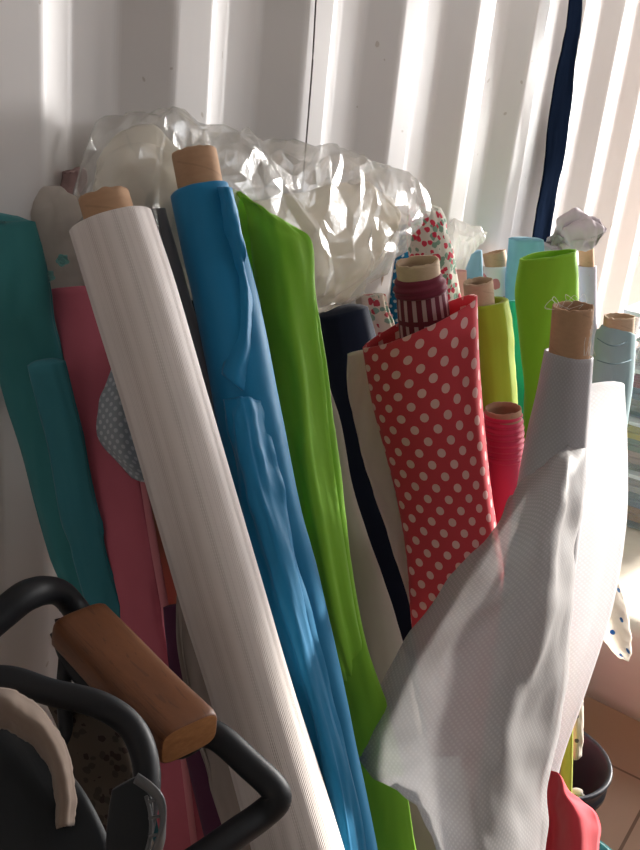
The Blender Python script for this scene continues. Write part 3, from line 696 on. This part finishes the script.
t = empty('fabric_roll', 'light misty blue roll with cardboard core at the right edge', 'fabric roll', P(600, 600, 1.35))
bolt('rolled_fabric', [(618, 330, 17, 1.36), (615, 340, 20, 1.36), (611, 390, 20, 1.37), (594, 500, 20, 1.38), (570, 620, 20, 1.39), (530, 780, 20, 1.38)], M['mist'], t, tilt=0.33, ratio=.95, fold=.04, fine=.012, finek=14, hole=0.9, seed=36, dome=.02)
tube_core('cardboard_core', 619.5, 316.0, 618.0, 334.0, 15.0, 1.351, 1.36, M['card_pale'], t, seed=8, wall=.1)
M['creasedk'] = fabric('dark_crease_shade', (.10, .20, .25))  # dark lines standing in for shade in the roll's creases
for vv in ((338, 346, 343), (360, 364, 361)):
    pts = [(597 + i * 5.7, vv[0] + (vv[1] - vv[0]) * math.sin(i / 6 * PI), 1.36 - .042 * math.sin(max(.08, i / 6) * PI * .96) - .001) for i in range(7)]
    pipe('crease_shade', pts, .0009, M['creasedk'], t, nt=6, n=4)
settle(t)

# ------------------------------------------------------------------ big plastic bag with cream cloth inside
M['creamcloth'] = fabric('ivory_cloth', (.74, .68, .56), fold=1.2); M['olivecream'] = fabric('oatmeal_cloth', (.60, .53, .41), fold=.8)
o = bolt('folded_cloth', [(95, 165, 92, 235, .89), (118, 140, 120, 262, .895), (150, 135, 155, 280, .92), (182, 160, 190, 290, .95), (208, 195, 212, 295, .98)], M['creamcloth'], ratio=.22, fold=.25, foldk=2.5, fine=.04, floor=False, seed=37, dome=.3)
crumple(o, .010, 10, 2); tag(o, 'ivory cloth folded inside the left part of the plastic bag', 'cloth')
o = bolt('folded_cloth', [(222, 205, 226, 295, 1.0), (262, 200, 262, 300, 1.045), (310, 190, 300, 305, 1.12), (352, 182, 332, 304, 1.21), (388, 196, 368, 272, 1.28), (400, 212, 390, 244, 1.31)], M['olivecream'], ratio=.25, fold=.2, foldk=2.5, fine=.04, floor=False, seed=38, dome=.2)
crumple(o, .008, 10, 5); tag(o, 'oatmeal cloth wrapped inside the right part of the plastic bag', 'cloth')
M['plastic'] = m_plastic('clear_crinkled_plastic', .27, .3)
o = bolt('plastic_bag', [(76, 205, 80, 232, .885), (84, 160, 84, 252, .885), (100, 126, 100, 270, .89), (128, 104, 132, 285, .905), (165, 103, 170, 292, .925), (205, 119, 212, 300, .97), (260, 134, 262, 306, 1.04), (325, 149, 318, 312, 1.14), (378, 160, 348, 298, 1.23), (415, 184, 384, 264, 1.31), (431, 203, 410, 232, 1.34)], M['plastic'], ratio=.38, fold=.05, fine=.0, floor=False, ns=18, nt=150, seed=39, dome=.4)
crumple(o, .020, 8, 3, .045)
tag(o, 'large clear crinkled plastic bag lying across the roll tops', 'plastic bag')
o = bolt('plastic_bag', [(424, 214, 424, 262, 1.58), (444, 214, 442, 278, 1.58), (462, 222, 458, 276, 1.58), (478, 228, 470, 258, 1.58), (488, 232, 484, 240, 1.58)], m_plastic('milky_plastic', .55, .2), ratio=.4, floor=False, ns=14, nt=90, seed=40)
crumple(o, .012, 16, 7, .08)
tag(o, 'small milky plastic bag corner pointing right behind the floral roll', 'plastic bag')

# ------------------------------------------------------------------ silver mesh roll with unwound sheets
M['silver'] = m_mesh('silver_mesh_fabric', (.50, .49, .52), 1.0, .12)
M['sheer'] = m_mesh('sheer_silver_mesh', (.52, .505, .51), .66, .3)
M['white_sheer'] = m_mesh('sheer_white_mesh', (.86, .86, .88), .88, .6)
t = empty('fabric_roll', 'silver mesh fabric roll in the foreground with unwound sheer sheets', 'fabric roll', P(520, 850, 1.1))
bolt('rolled_fabric', [(569, 354, 24, 1.10), (563, 400, 27, 1.118), (556, 450, 31, 1.137), (547, 520, 34, 1.155), (535, 610, 34, 1.165), (520, 720, 34, 1.165), (505, 850, 34, 1.16)], M['silver'], t, tilt=0, ratio=.9, fold=.04, fine=.008, hole=0.88, seed=41, dome=.05)
tube_core('cardboard_core', 573.5, 306.0, 569.0, 358.0, 20.5, 1.0758, 1.1, M['card'], t, seed=9, wall=.1)
sheet('unwound_sheet', [
    [(509, 495, 1.11), (532, 474, 1.085), (560, 452, 1.085), (586, 424, 1.14)],
    [(490, 530, 1.07), (525, 520, 1.02), (562, 500, 1.02), (583, 482, 1.09)],
    [(450, 582, 1.05), (500, 575, .99), (552, 560, .99), (577, 545, 1.07)],
    [(411, 632, 1.04), (470, 628, .97), (540, 618, .97), (573, 612, 1.05)],
    [(376, 692, 1.02), (440, 695, .95), (515, 695, .955), (564, 690, 1.04)],
    [(356, 744, 1.0), (420, 755, .94), (495, 760, .94), (553, 770, 1.03)],
    [(372, 775, .99), (432, 800, .935), (495, 830, .93), (547, 832, 1.02)],
    [(408, 782, .985), (445, 850, .93), (495, 900, .92), (540, 905, 1.0)],
    [(440, 850, .98), (465, 930, .93), (498, 980, .915), (530, 985, .99)]], M['sheer'], t, n=9, wr=.009, wrk=8, wrs=(.9, 1.8), thick=.0008, seed=11)
sheet('unwound_sheet', [
    [(400, 778, 1.0), (425, 760, .985), (460, 755, .98)],
    [(420, 806, 1.0), (440, 800, .98), (470, 800, .975)],
    [(436, 840, 1.0), (452, 850, .98), (475, 850, .975)],
    [(446, 900, 1.0), (462, 900, .98), (480, 900, .975)]], M['sheer'], t, n=7, wr=.006, wrk=7, thick=.0008, seed=12)
bolt('loose_outer_wrap', [(563, 396, 624, 383, 1.22), (568, 440, 627, 438, 1.235), (562, 520, 626, 520, 1.25), (548, 612, 612, 606, 1.25), (528, 700, 584, 697, 1.245), (508, 750, 567, 746, 1.24), (500, 785, 558, 780, 1.235), (490, 850, 549, 848, 1.23)], M['white_sheer'], t, tilt=0, ratio=.55, fold=.05, fine=.006, seed=42, dome=.25, nt=80)
M['thread'] = m_plain('loose_thread', (.75, .70, .66), .8)
for i in range(16):
    a = random.uniform(0, 2 * PI); u0 = 573.5 + 17 * math.cos(a); z0 = 1.10 + .03 * math.sin(a); v0 = 305 + 4 * math.sin(a + PI)
    if i < 9: pts = [(u0, v0, z0), (u0 + random.uniform(-8, 8), v0 - random.uniform(3, 8), z0), (u0 + random.uniform(-14, 14), v0 + random.uniform(-6, 4), z0 - .01), (u0 + random.uniform(-16, 8), v0 + random.uniform(0, 8), z0 - .005)]
    else:
        u0 = random.uniform(586, 593); pts = [(u0, 310, 1.075), (u0 + random.uniform(0, 5), 325, 1.07), (u0 + random.uniform(-4, 5), 342, 1.068), (u0 + random.uniform(-6, 3), 356, 1.066)]
    pipe('loose_thread', pts, .00035, M['thread'], t, nt=5, n=5)
settle(t)

# ------------------------------------------------------------------ right edge: bench, boxes, bucket
M['clothbeige'] = fabric('beige_tablecloth', (.80, .70, .59), fold=.8)
bx0, bx1, by0, by1, bz = 1.74, 3.1, -1.05, -.28, .34
M['benchwood'] = m_plain('plain_wood', (.35, .22, .13), .6)
t = empty('table', 'low table under the beige cloth at the right', 'table', (2.0, -.6, 0))
box('tabletop', (bx0 + .02, by0 + .02, bz - .03), (bx1 - .02, by1 - .02, bz - .004), M['benchwood'], t)
for x in (bx0 + .06, bx1 - .06):
    for y in (by0 + .06, by1 - .06): box('leg', (x - .02, y - .02, 0), (x + .02, y + .02, bz - .03), M['benchwood'], t)
settle(t)
vs = []; fs = []; uv = []
na = 200; rings_ = [(-.25, bz + .003), (-.06, bz + .003), (-.004, bz + .002), (.004, bz - .01), (.012, bz - .06), (.02, bz - .11), (.026, bz - .145), (.03, .172)]
peri = []
cx, cy = (bx0 + bx1) / 2, (by0 + by1) / 2; hx, hy = (bx1 - bx0) / 2, (by1 - by0) / 2
for j in range(na):
    th = 2 * PI * j / na; c_, s_ = math.cos(th), math.sin(th)
    e = 2 / 9.
    peri.append((math.copysign(abs(c_) ** e, c_), math.copysign(abs(s_) ** e, s_)))
for i, (off, z) in enumerate(rings_):
    for j, (a, b) in enumerate(peri):
        k = max(0, i - 2) / 5
        wv = .022 * k * math.sin(j * .55 + 1.2 * math.sin(j * .21)); zz = z + (.018 * math.sin(j * .8) * k + .02 * k * noise.noise(Vector((j * .2, 3, 1))))
        vs.append((cx + a * (hx + off + wv), cy + b * (hy + off + wv), zz))
for i in range(len(rings_) - 1):
    for j in range(na):
        j2 = (j + 1) % na; fs.append((i * na + j, i * na + j2, (i + 1) * na + j2, (i + 1) * na + j)); uv.extend([(j * .03, i * .06), ((j + 1) * .03, i * .06), ((j + 1) * .03, (i + 1) * .06), (j * .03, (i + 1) * .06)])
fs.append(tuple(range(na))); uv.extend([(0, 0)] * na)
o = finish_obj('tablecloth', vs, fs, uv, M['clothbeige']); o.modifiers.new('s', 'SOLIDIFY').thickness = .002
tag(o, 'beige cloth with wavy hem draped over the low table', 'tablecloth')
# unseen block added right of the view to keep low light off the pile
M['blockerpaint'] = m_plain('grey_blocker_paint', (.30, .28, .26), .6)
t = empty('light_blocker', 'tall grey two-door block, unseen, added to shade the pile', 'light_blocker', (2.55, -1.75, 0))
box('body', (2.25, -2.22, .0), (2.85, -1.25, 1.75), M['blockerpaint'], t, bev=.004)
for (ya, yb, yk) in ((-2.20, -1.745, -1.79), (-1.735, -1.27, -1.69)):
    d_ = box('door', (2.232, ya, .03), (2.25, yb, 1.72), M['blockerpaint'], t, bev=.003)
    box('handle', (2.215, yk - .006, .66), (2.232, yk + .006, .80), M['metal'], d_, bev=.002)
settle(t)
# storage boxes on the table
def m_box(name, c, al):
    m, nt = newmat(name); finish(nt, c, .3, spec=.5, alpha=al); return m
boxmats = [m_box('clear_box_plastic', (.72, .76, .80), .20), m_box('bluish_box_plastic', (.55, .65, .75), .20)]
lidm = m_plain('white_lid_plastic', (.72, .76, .80), .35)
cont = [[(.50, .55, .62), (.75, .75, .72), (.62, .65, .68)], [(.52, .08, .12), (.22, .25, .32), (.60, .50, .42)], [(.65, .55, .05), (.16, .28, .20), (.62, .40, .36)], [(.62, .55, .50), (.28, .30, .34), (.60, .30, .10)]]
names = ['topmost box of the stack on the table, grey-white contents', 'second box from top, holding crimson and dark cloths', 'third box from top, holding yellow and green cloths', 'lowest box of the stack, holding orange and grey cloths']
bw0, bw1, bd0, bd1 = 2.20, 2.70, -.60, -.31
z = bz + .006
heights = [.10, .115, .105, .145]
zt = z
for q in range(3, -1, -1):
    h = [.135, .13, .135, .155][q]
    t = empty('storage_box', 'clear plastic storage box, ' + names[q], 'storage box', ((bw0 + bw1) / 2, (bd0 + bd1) / 2, zt), group='storage boxes on the table')
    ox = random.uniform(-.008, .008)
    x0, x1, y0, y1 = bw0 + ox, bw1 + ox, bd0, bd1
    vs, fs = [], []
    def rect(x0, x1, y0, y1, z, r=.03):
        out = []
        for (cx_, cy_, a0) in ((x1 - r, y1 - r, 0), (x0 + r, y1 - r, 90), (x0 + r, y0 + r, 180), (x1 - r, y0 + r, 270)):
            for a in range(0, 91, 18): out.append((cx_ + r * math.cos(math.radians(a0 + a)), cy_ + r * math.sin(math.radians(a0 + a)), z))
        return out
    secs = [rect(x0 + .02, x1 - .02, y0 + .02, y1 - .02, zt + .001), rect(x0 + .008, x1 - .008, y0 + .008, y1 - .008, zt + h - .022), rect(x0, x1, y0, y1, zt + h - .02), rect(x0, x1, y0, y1, zt + h - .014),
            rect(x0 + .011, x1 - .011, y0 + .011, y1 - .011, zt + h - .014), rect(x0 + .023, x1 - .023, y0 + .023, y1 - .023, zt + .004)]
    nn = len(secs[0])
    for s_ in secs: vs += s_
    for i in range(len(secs) - 1):
        for j in range(nn): fs.append((i * nn + j, i * nn + (j + 1) % nn, (i + 1) * nn + (j + 1) % nn, (i + 1) * nn + j))
    fs.append(tuple(range(nn))[::-1]); fs.append(tuple(5 * nn + j for j in range(nn)))
    finish_obj('body', vs, fs, None, boxmats[q % 2], t, smooth=False)
    vs = rect(x0 - .004, x1 + .004, y0 - .004, y1 + .004, zt + h - .013) + rect(x0 - .004, x1 + .004, y0 - .004, y1 + .004, zt + h - .004) + rect(x0 + .02, x1 - .02, y0 + .02, y1 - .02, zt + h - .001)
    fs = [tuple(range(nn))[::-1]] + [(i * nn + j, i * nn + (j + 1) % nn, (i + 1) * nn + (j + 1) % nn, (i + 1) * nn + j) for i in range(2) for j in range(nn)] + [tuple(2 * nn + j for j in range(nn))]
    finish_obj('lid', vs, fs, None, lidm, t, smooth=False)
    settle(t)
    zz = zt + .008
    for i, c in enumerate(cont[q][::-1]):
        hh = (h - .04) / 3
        vs = []; fs = []
        nu, nv = 26, 26
        o = box('folded_cloth', (x0 + .035, y0 + .035, zz), (x1 - .035, y1 - .035, zz + hh - .001), fabric('boxed_cloth', c), bev=hh * .4, seg=4)
        o['label'] = ['bottom', 'middle', 'top'][i] + ' folded cloth inside the ' + ['topmost', 'second highest', 'third highest', 'lowest'][q] + ' clear storage box'; o['category'] = 'cloth'; o['group'] = 'cloths in the storage boxes'
        zz += hh
    zt += h + .001
print('boxes top', zt)

# white cloth corner with blue dots
M['wbdots'] = m_dots('white_blue_dot_fabric', (.88, .84, .78), (.06, .19, .42), .056, .085, .55)
o = sheet('fabric_corner', [[(591, 574, 1.37), (603, 572, 1.36), (615, 577, 1.36)], [(589, 600, 1.36), (607, 598, 1.34), (625, 600, 1.355)], [(593, 622, 1.36), (611, 620, 1.335), (630, 628, 1.355)], [(603, 640, 1.36), (615, 644, 1.34), (631, 650, 1.355)], [(618, 655, 1.36), (624, 660, 1.355), (629, 662, 1.355)]], M['wbdots'], dz=.0, wr=.004, thick=.0015)
tag(o, 'white cloth corner with blue dots jutting beyond the silver sheet', 'fabric')

# bucket
BC = P(553, 742, 1.33); bc = (BC.x, BC.y, 0); rim = .235
M['bucket'] = m_plain('dark_grey_plastic', (.045, .05, .065), .35, .5)
R = .108
o = lathe('bucket', bc, [(0.001, .004), (R * .72, .004), (R * .76, .012), (R * .93, rim - .055), (R * .94, rim - .04), (R * 1.0, rim - .038), (R * 1.0, rim - .028), (R * .96, rim - .026), (R * .97, rim - .008), (R * 1.02, rim - .004), (R * 1.03, rim + .003), (R * 1.0, rim + .006), (R * .93, rim), (R * .90, rim - .04), (R * .72, .02), (.001, .02)], M['bucket'])
tag(o, 'dark grey plastic bucket standing on the tiled floor', 'bucket')
M['specked'] = m_dots('cream_spotted_fabric', (.72, .66, .56), (.10, .10, .12), .045, .09)
o = sheet('fabric_offcut', [[(568, 640, 1.32), (575, 640, 1.31), (583, 641, 1.32)], [(569, 690, 1.32), (576, 690, 1.31), (583, 692, 1.32)], [(570, 730, 1.32), (577, 730, 1.31), (583, 731, 1.32)], [(571, 758, 1.33), (576, 760, 1.32), (581, 756, 1.33)]], M['specked'], wr=.002, thick=.002)
tag(o, 'cream speckled fabric offcut hanging over the bucket', 'fabric')
M['limeroll'] = fabric('lime_yellow_ribbon', (.48, .55, .06))
o = bolt('fabric_roll', [(567, 640, 6, 1.285), (567, 700, 6.2, 1.28), (567, 750, 6, 1.275), (566, 795, 6, 1.27)], M['limeroll'], tilt=0.0, ratio=.8, seed=44)
tag(o, 'narrow lime yellow fabric roll in front of the bucket', 'fabric roll')
M['redcloth'] = fabric('coral_red_cloth', (.62, .055, .075), fold=.5)
o = sheet('crumpled_cloth', [[(548, 770, 1.13), (556, 772, 1.12), (562, 778, 1.11), (565, 793, 1.10)], [(544, 800, 1.12), (556, 800, 1.11), (565, 795, 1.085), (580, 800, 1.09)], [(542, 825, 1.11), (556, 825, 1.11), (575, 815, 1.06), (601, 822, 1.09)], [(540, 855, 1.10), (556, 855, 1.10), (576, 850, 1.05), (598, 852, 1.08)], [(538, 930, 1.08), (556, 930, 1.08), (576, 930, 1.04), (592, 930, 1.07)]], M['redcloth'], n=8, wr=.006, wrk=6, thick=.0016, seed=3)
tag(o, 'coral red cloth hanging beside the silver sheet at the bottom right', 'cloth')
M['whitecr'] = fabric('white_crumpled_cloth', (.76, .70, .62), fold=1)
o = bolt('crumpled_cloth', [(568, 792, 570, 800, 1.30), (576, 793, 576, 804, 1.30), (584, 799, 582, 806, 1.30)], M['whitecr'], ratio=.7, fold=.3, floor=False, seed=45)
crumple(o, .012, 20, 2); tag(o, 'small white cloth scrap on the floor between bucket and red cloth', 'cloth')
TC = P(588, 880, 1.33)
M['basin'] = m_plain('turquoise_plastic', (.01, .30, .32), .35, .5); 
o = lathe('basin', (P(570, 868, 1.20).x, P(570, 868, 1.20).y, 0), [(.001, .004), (.062, .004), (.07, .012), (.090, .17), (.097, .174), (.097, .180), (.086, .180), (.066, .02), (.001, .018)], M['basin'])
tag(o, 'turquoise plastic basin with pale rim at the bottom edge', 'basin')

# ------------------------------------------------------------------ armchair in the lower left corner
M['wood'] = m_wood()
def m_endgrain():
    m, nt = newmat('wood_end_grain'); tc = N(nt, 'ShaderNodeTexCoord')
    n = ntex(nt, scaled(nt, tc.outputs['Object'], (90, 90, 260)), 1, 4, .7); n2 = ntex(nt, tc.outputs['Object'], 60, 3)
    col = mixc(nt, n, (.22, .085, .03), (.60, .29, .11)); col = mixc(nt, math_(nt, 'MULTIPLY', n2, .4), col, (.20, .08, .03))
    finish(nt, col, .6, n, .5, .001, 0, .3); return m
M['endgrain'] = m_endgrain()
zc = .66
t = empty('armchair', 'black metal armchair with varnished wooden armrest in bottom left corner', 'chair', (P(60, 900, .6).x, P(60, 900, .6).y, 0))
fr_pts = [(-40, 650, .64), (0, 616, .66), (30, 594, .68), (58, 592, .72), (78, 612, .735), (110, 652, .72), (150, 698, .685), (190, 728, .655), (218, 737, .645), (250, 765, .64), (272, 786, .638), (277, 800, .636), (262, 815, .635), (235, 834, .62), (195, 862, .60), (120, 910, .57)]
pipe('arm_frame', fr_pts, [.0145] * 3 + [.013] * 2 + [.0125] * 11, M['metal'], t, n=8, nt=20)
# wooden pad: rounded slab along the frame
def pad(st, w, h, name, mat, par):
    C_ = [P(*s) for s in st]; A = cr([list(c) for c in C_], 10); vs = []; fs = []; uv = []
    k = len(A); na = 40; s = 0
    view = c2w(Vector((0, 0, 1)))
    tot = k - 1
    for i in range(k):
        c = Vector(A[i]); T = (Vector(A[min(k - 1, i + 1)]) - Vector(A[max(0, i - 1)])).normalized()
        x = T.cross(Vector((0, 0, 1))).normalized(); y = x.cross(T).normalized()
        if i: s += (c - Vector(A[i - 1])).length
        f = 1.0
        if i == 0: f = .90
        if i == tot: f = .93
        for j in range(na):
            th = 2 * PI * j / na; c_, s_ = math.cos(th), math.sin(th)
            a = math.copysign(abs(c_) ** .5, c_) * w * f; b = math.copysign(abs(s_) ** .5, s_) * h * f
            vs.append(c + x * a + y * b)
    L_ = s; s = 0
    for i in range(k - 1):
        ds = (Vector(A[i + 1]) - Vector(A[i])).length
        for j in range(na):
            j2 = (j + 1) % na; fs.append((i * na + j, i * na + j2, (i + 1) * na + j2, (i + 1) * na + j)); cc = .14
            uv.extend(((j / na * cc, s), ((j + 1) / na * cc, s), ((j + 1) / na * cc, s + ds), (j / na * cc, s + ds)))
        s += ds
    for base, sgn in ((0, 1), ((k - 1) * na, -1)):
        idx = [base + j for j in range(na)]; fs.append(tuple(idx)); c0 = vs[base]
        uv.extend([((vs[q] - c0).x * 1.5, (vs[q] - c0).z * 1.5) for q in idx])
    o = finish_obj(name, vs, fs, uv, mat, par, smooth=True)
    o.data.materials.append(M['endgrain']); o.data.polygons[len(o.data.polygons) - 1].material_index = 1
    m_ = o.modifiers.new('b', 'BEVEL'); m_.width = .0022; m_.segments = 3; m_.limit_method = 'ANGLE'; m_.angle_limit = math.radians(40)
    return o
pad([(77, 622, .705), (108, 654, .682), (145, 694, .65), (190, 739, .612)], .030, .018, 'armrest', M['wood'], t)
# rear loop of the frame, uprights, seat and legs
pipe('back_frame', [(-60, 690, .62), (0, 678, .60), (50, 692, .585), (100, 705, .575), (132, 728, .57), (146, 765, .56), (144, 810, .55), (130, 870, .55)], .0105, M['metal'], t, n=8, nt=16)
pipe('support_post', [(62, 618, .705), (66, 650, .70), (64, 690, .70), (68, 760, .70), (76, 850, .70)], .007, M['metal'], t, n=5)
pipe('lower_rail', [(60, 630, .70), (74, 664, .70), (105, 700, .69), (145, 738, .68), (178, 748, .675), (195, 740, .67)], .010, M['metal'], t, n=6)
M['mesh_seat'] = m_floral('mottled_brown_upholstery', (.085, .065, .050), (.035, .022, .018), (.05, .04, .03), 110)
bolt('backrest', [(40, 690, 100, 690, .72), (62, 740, 125, 735, .70), (75, 800, 140, 800, .68), (80, 880, 150, 880, .66)], M['mesh_seat'], t, ratio=.2, sq=3, floor=False, seed=50, dome=.2)
sx, sy = P(60, 900, .6).x, P(60, 900, .6).y
box('seat', (sx - .26, sy - .26, .42), (sx + .2, sy + .2, .48), M['black'], t, bev=.02, seg=4)
for dx in (-.24, .18):
    for dy in (-.24, .18):
        pipe('leg', [(sx + dx, sy + dy, .43), (sx + dx * 1.06, sy + dy * 1.06, .2), (sx + dx * 1.12, sy + dy * 1.12, .003)], .011, M['metal'], t, px=False, nt=12)
settle(t)
# black bag on the chair with strap and buckle, and a furry stole
M['blackbag'] = fabric('black_nylon', (.008, .011, .014), rough=.6, fold=.6, spec=.3)
t = empty('bag', 'black nylon bag with slotted plastic buckle on the armchair', 'bag', (sx, sy, .48))
bolt('bag_body', [(-60, 730, 20, 715, .56), (-60, 770, 60, 760, .54), (-60, 830, 100, 820, .52), (-60, 900, 120, 900, .51), (-50, 1000, 110, 1000, .50)], M['blackbag'], t, ratio=.3, fold=.12, fine=.02, floor=False, seed=51, dome=.4)
M['greyplast'] = m_plain('dark_grey_buckle', (.10, .105, .11), .4, .5)
bolt('strap_end', [(112, 790, 138, 776, .50), (108, 815, 152, 798, .50), (106, 845, 152, 835, .50), (106, 880, 148, 872, .50)], M['blackbag'], t, ratio=.25, sq=3, floor=False, seed=52, dome=.2)
bk = pipe('buckle', [(136, 778, .49), (150, 788, .488), (160, 800, .486), (163, 818, .486), (161, 836, .486), (154, 860, .488)], .0022, M['greyplast'], t, n=6, flat=2.2)
pipe('buckle_rail', [(146, 796, .488), (150, 812, .487), (151, 832, .487), (146, 855, .488)], .0014, M['greyplast'], bk, nt=8)
for v in (799, 816, 834): pipe('buckle_bar', [(149, v + 3, .4865), (155, v + 1, .486), (162, v, .486)], .0011, M['greyplast'], bk, nt=8, n=4)
settle(t)
M['fur'] = fabric('beige_plush', (.22, .165, .13), fold=1.0)
o = sheet('plush_stole', [[(-40, 690, .535), (-30, 705, .52), (-20, 730, .53)], [(0, 690, .53), (5, 708, .515), (5, 728, .53)], [(28, 700, .53), (24, 718, .515), (20, 735, .53)], [(52, 725, .53), (44, 735, .515), (38, 748, .53)], [(68, 760, .525), (60, 765, .51), (52, 772, .52)], [(74, 795, .515), (65, 797, .505), (58, 800, .515)], [(72, 825, .51), (64, 826, .50), (57, 828, .51)]], M['fur'], n=8, wr=.0015, wrk=10, thick=.004, edge=.002)
tag(o, 'beige plush strip with brown markings lying over the black bag', 'garment')
